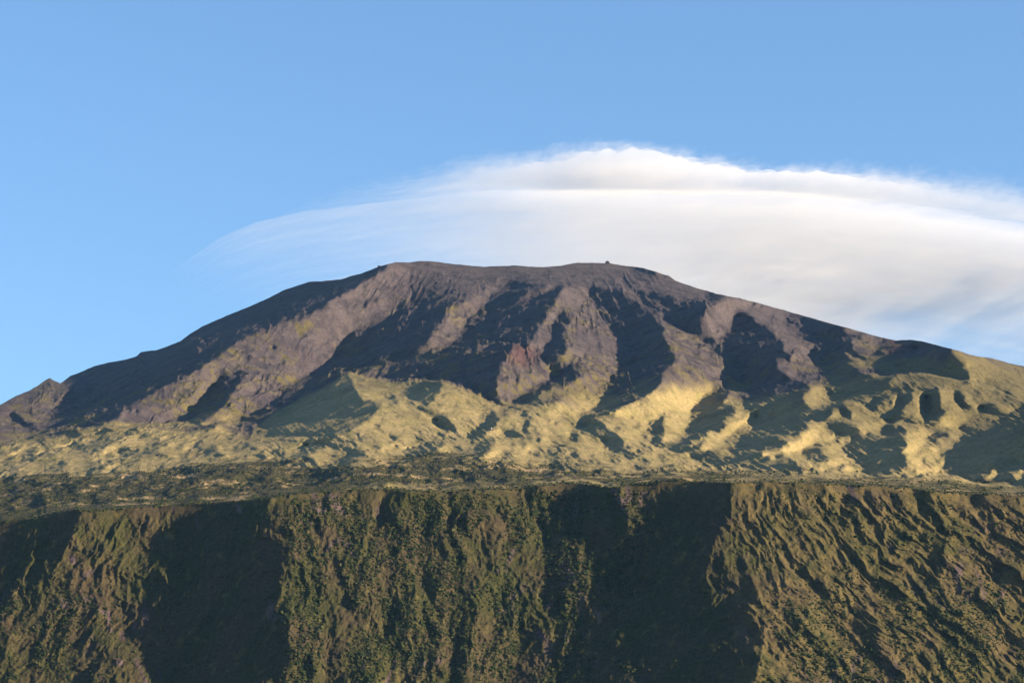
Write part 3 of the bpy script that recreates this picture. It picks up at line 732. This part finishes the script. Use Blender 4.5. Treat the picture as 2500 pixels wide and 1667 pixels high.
# ------------------------------------------------------------------ boulders standing on the skyline and in the valley
m, nt, b, co = new_mat("boulder_rock")
nt.links.new(ramp_node(nt, [(.3, (.030, .024, .024)), (.7, (.075, .060, .055))], noise_node(nt, co, .4, 6, .7)), b.inputs['Base Color'])
M_BO = m
m, nt, b, co = new_mat("pale_rock")
nt.links.new(ramp_node(nt, [(.3, (.25, .22, .17)), (.7, (.40, .36, .29))], noise_node(nt, co, .4, 6, .7)), b.inputs['Base Color'])
M_PA = m
def boulder(px, row, w, h, v, label, mat=None, group=None, name='boulder'):
    """rock of w x h metres whose foot stands on the ground seen at this column"""
    ci = int(np.argmin(np.abs(cols - px)))
    rr_ = H0 - F * (ZM2[:, ci] - CAMZ) / YM[:, ci]; j = int(np.argmin(np.abs(rr_ - row))) if v is None else NR - 1
    x, y, z = XM2[j, ci], YM[j, ci], ZM2[j, ci]
    V, Fq = IV.copy(), IF
    # one more subdivision for a craggy outline
    r = 1 + .35 * np.asarray(fbm(V[:, 0] * 1.7 + px, V[:, 1] * 1.7 + V[:, 2] * 1.3, 3, 501))[:, None] + rng.uniform(-.1, .1, (len(V), 1))
    V = V * r; V[:, 0] *= w / 2; V[:, 1] *= w / 2; V[:, 2] *= h * .62
    V[:, 2] += h * .22
    V = V.astype(float)
    o = link_mesh(name, V, Fq, mat or M_BO, smooth=False)
    o.location = (float(x), float(y), float(z))
    return tag(o, label, 'boulder', group)
boulder(1484, 638, 15, 7.5, .998, 'blocky dark boulder standing up on the right end of the flat summit', name='summit_boulder')
boulder(926, 650, 10, 3.5, .998, 'small dark boulder on the skyline where the left flank meets the summit')
boulder(1199, 1047, 5, 5, None, 'single pale boulder in the shaded hollow among the grassy foothills', M_PA)

# ------------------------------------------------------------------ cloud: a lens of droplets lit by the sun, behind and above the summit
CD = 10600.0
cxs = np.arange(380, 2841, 7.0); crs = np.arange(290, 905, 5.0)
CX, CRr = np.meshgrid(cxs, crs)
def poly(pts, x): pts = np.array(pts, float); return np.interp(x, pts[:, 0], pts[:, 1])
TOP = [(380, 760), (480, 720), (560, 655), (640, 600), (760, 520), (850, 475), (960, 445), (1060, 420), (1200, 375), (1300, 355), (1400, 338), (1480, 320), (1550, 306), (1640, 316), (1750, 330),
       (1850, 348), (1950, 340), (2050, 335), (2200, 332), (2330, 336), (2420, 346), (2500, 358), (2600, 380), (2840, 430)]
LOW = [(380, 745), (480, 680), (560, 625), (640, 590), (760, 558), (900, 532), (1000, 515), (1150, 487), (1300, 474), (1500, 460), (1700, 448), (1850, 436), (2000, 440), (2200, 452), (2400, 474), (2500, 488), (2840, 540)]
BOT = [(380, 740), (500, 760), (700, 780), (1000, 800), (1500, 860), (1900, 900), (2200, 880), (2350, 860), (2500, 880), (2840, 900)]
# flow coordinates: along the crest line and across it
fl = poly(LOW, CX)
s1 = fbm(CX / 330, (CRr - fl) / 26, 5, 601); s2 = fbm(CX / 120, (CRr - fl) / 22, 5, 611); puff = fbm(CX / 85, CRr / 60, 5, 621)
s3 = fbm((CX - CRr * 1.1) / 260, (CRr * 1.2 + CX * .42) / 50, 5, 631)
wisp = fbm((CX + CRr) / 40, (CRr - .3 * CX) / 34, 5, 641, .62)
top = poly(TOP, CX) + 20 * fbm(CX / 150, CRr / 90, 4, 621) + 22 * wisp
dens_top = sstep(0, 1, (CRr - top + 22) / (80 + 40 * sstep(1900, 2400, CX))) ** 1.3          # fluffy upper deck
upper = dens_top * (.10 + .84 * sstep(900, 1500, CX)) * sstep(600, 1000, CX) * (1 - .42 * sstep(1950, 2500, CX))
gapb = np.exp(-((CRr - fl + 8 + 8 * s2) / 22) ** 2) * sstep(900, 1400, CX)
upper = upper * (1 - .45 * gapb) * (1 - .35 * sstep(-10, 60, CRr - fl))
lowd = sstep(-2, 12 + 60 * sstep(900, 1900, CX), CRr - fl - 6 * s2)
body = lowd * (.17 + .60 * sstep(800, 2100, CX)) * sstep(380, 700, CX)
fade = 1 - sstep(0, 1, (CRr - poly(BOT, CX) + 150 + 60 * s3) / 230) * (1 - .55 * sstep(1000, 1500, CX) * sstep(2150, 1800, CX))
body *= 1 - .45 * sstep(600, 740, CRr) * sstep(1500, 700, CX)
rightgap = 1 - .45 * sstep(650, 790, CRr + 70 * s3 + (CX - 2200) * .1) * sstep(1750, 2250, CX)
A = 1 - (1 - upper * .92) * (1 - body)
A *= fade * rightgap
A *= 1 + .10 * s1 + .18 * s3 * sstep(500, 700, CRr)
A = np.clip(A * .92, 0, .90)
A *= sstep(290, 330, CRr) * sstep(380, 430, CX)
SIG = .0045
TH = -np.log(1 - A) / SIG
TH = np.where(TH < 1.0, 0, TH)
# the body bulges towards the viewer and turns towards the sun on its right
dome = 260 * ((CX - 1500) / 1000) + 90 * np.sin((CX - 1300) / 420.)
mid = CD + 140 * sstep(-40, 90, fl - CRr) + dome + 25 * s1 + 25 * s3
front = mid - TH / 2; back = mid + TH / 2
hh, ww = TH.shape
pos_c = TH > 0
cell = pos_c[:-1, :-1] | pos_c[1:, :-1] | pos_c[:-1, 1:] | pos_c[1:, 1:]
fi = np.arange(hh * ww).reshape(hh, ww); bi = np.where(pos_c, fi + hh * ww, fi)
bord = np.zeros((hh, ww), bool); bord[0] = bord[-1] = True; bord[:, 0] = bord[:, -1] = True
bi = np.where(bord, fi, bi)
def pw(Yd): return np.stack([((CX - W0 / 2) / F * CD).ravel(), Yd.ravel(), (CAMZ + (H0 - CRr) / F * CD).ravel()], -1)
mid_b = np.where(bord, mid, front)
Vc = np.vstack([pw(np.where(pos_c, mid_b, mid)), pw(back)])
def quads(ix, flip):
    q = np.stack([ix[:-1, :-1], ix[:-1, 1:], ix[1:, 1:], ix[1:, :-1]], -1)[cell]
    return q[:, ::-1] if flip else q
Fq = np.vstack([quads(fi, True), quads(bi, False)])
dup_ = (quads(fi, False) == quads(bi, False)).all(1)
Fq = Fq[~np.r_[dup_, dup_]]
used, inv = np.unique(Fq.ravel(), return_inverse=True)
m = bpy.data.materials.new('cloud_droplets'); m.use_nodes = True; nt = m.node_tree; nt.nodes.clear()
pv = nt.nodes.new('ShaderNodeVolumePrincipled'); pv.inputs['Color'].default_value = (.82, .80, .80, 1)
pv.inputs['Density'].default_value = SIG; pv.inputs['Anisotropy'].default_value = 0.0
mo = nt.nodes.new('ShaderNodeOutputMaterial'); nt.links.new(pv.outputs[0], mo.inputs['Volume'])
o = link_mesh('cloud', Vc[used], inv.reshape(-1, 4), m, smooth=True)
tag(o, 'long white lens shaped cloud streaming over the flat summit', 'cloud', kind='stuff')

# ------------------------------------------------------------------ haze
HZ = 5.0e-6
m = bpy.data.materials.new('haze_air'); m.use_nodes = True; nt = m.node_tree; nt.nodes.clear()
pv = nt.nodes.new('ShaderNodeVolumePrincipled'); pv.inputs['Color'].default_value = (.26, .55, 1.0, 1)
pv.inputs['Density'].default_value = HZ; pv.inputs['Anisotropy'].default_value = 0.0
mo = nt.nodes.new('ShaderNodeOutputMaterial'); nt.links.new(pv.outputs[0], mo.inputs['Volume'])
hx, hy0, hy1, hz0, hz1 = 9200, -1700, 13700, -1.0, 2112.0
bv = np.array([(x, y, z) for z in (hz0, hz1) for y in (hy0, hy1) for x in (-hx, hx)])
bf = np.array([(0, 2, 3, 1), (4, 5, 7, 6), (0, 1, 5, 4), (2, 6, 7, 3), (0, 4, 6, 2), (1, 3, 7, 5)])
o = link_mesh('haze', bv, bf, m, smooth=False)
tag(o, kind='stuff')
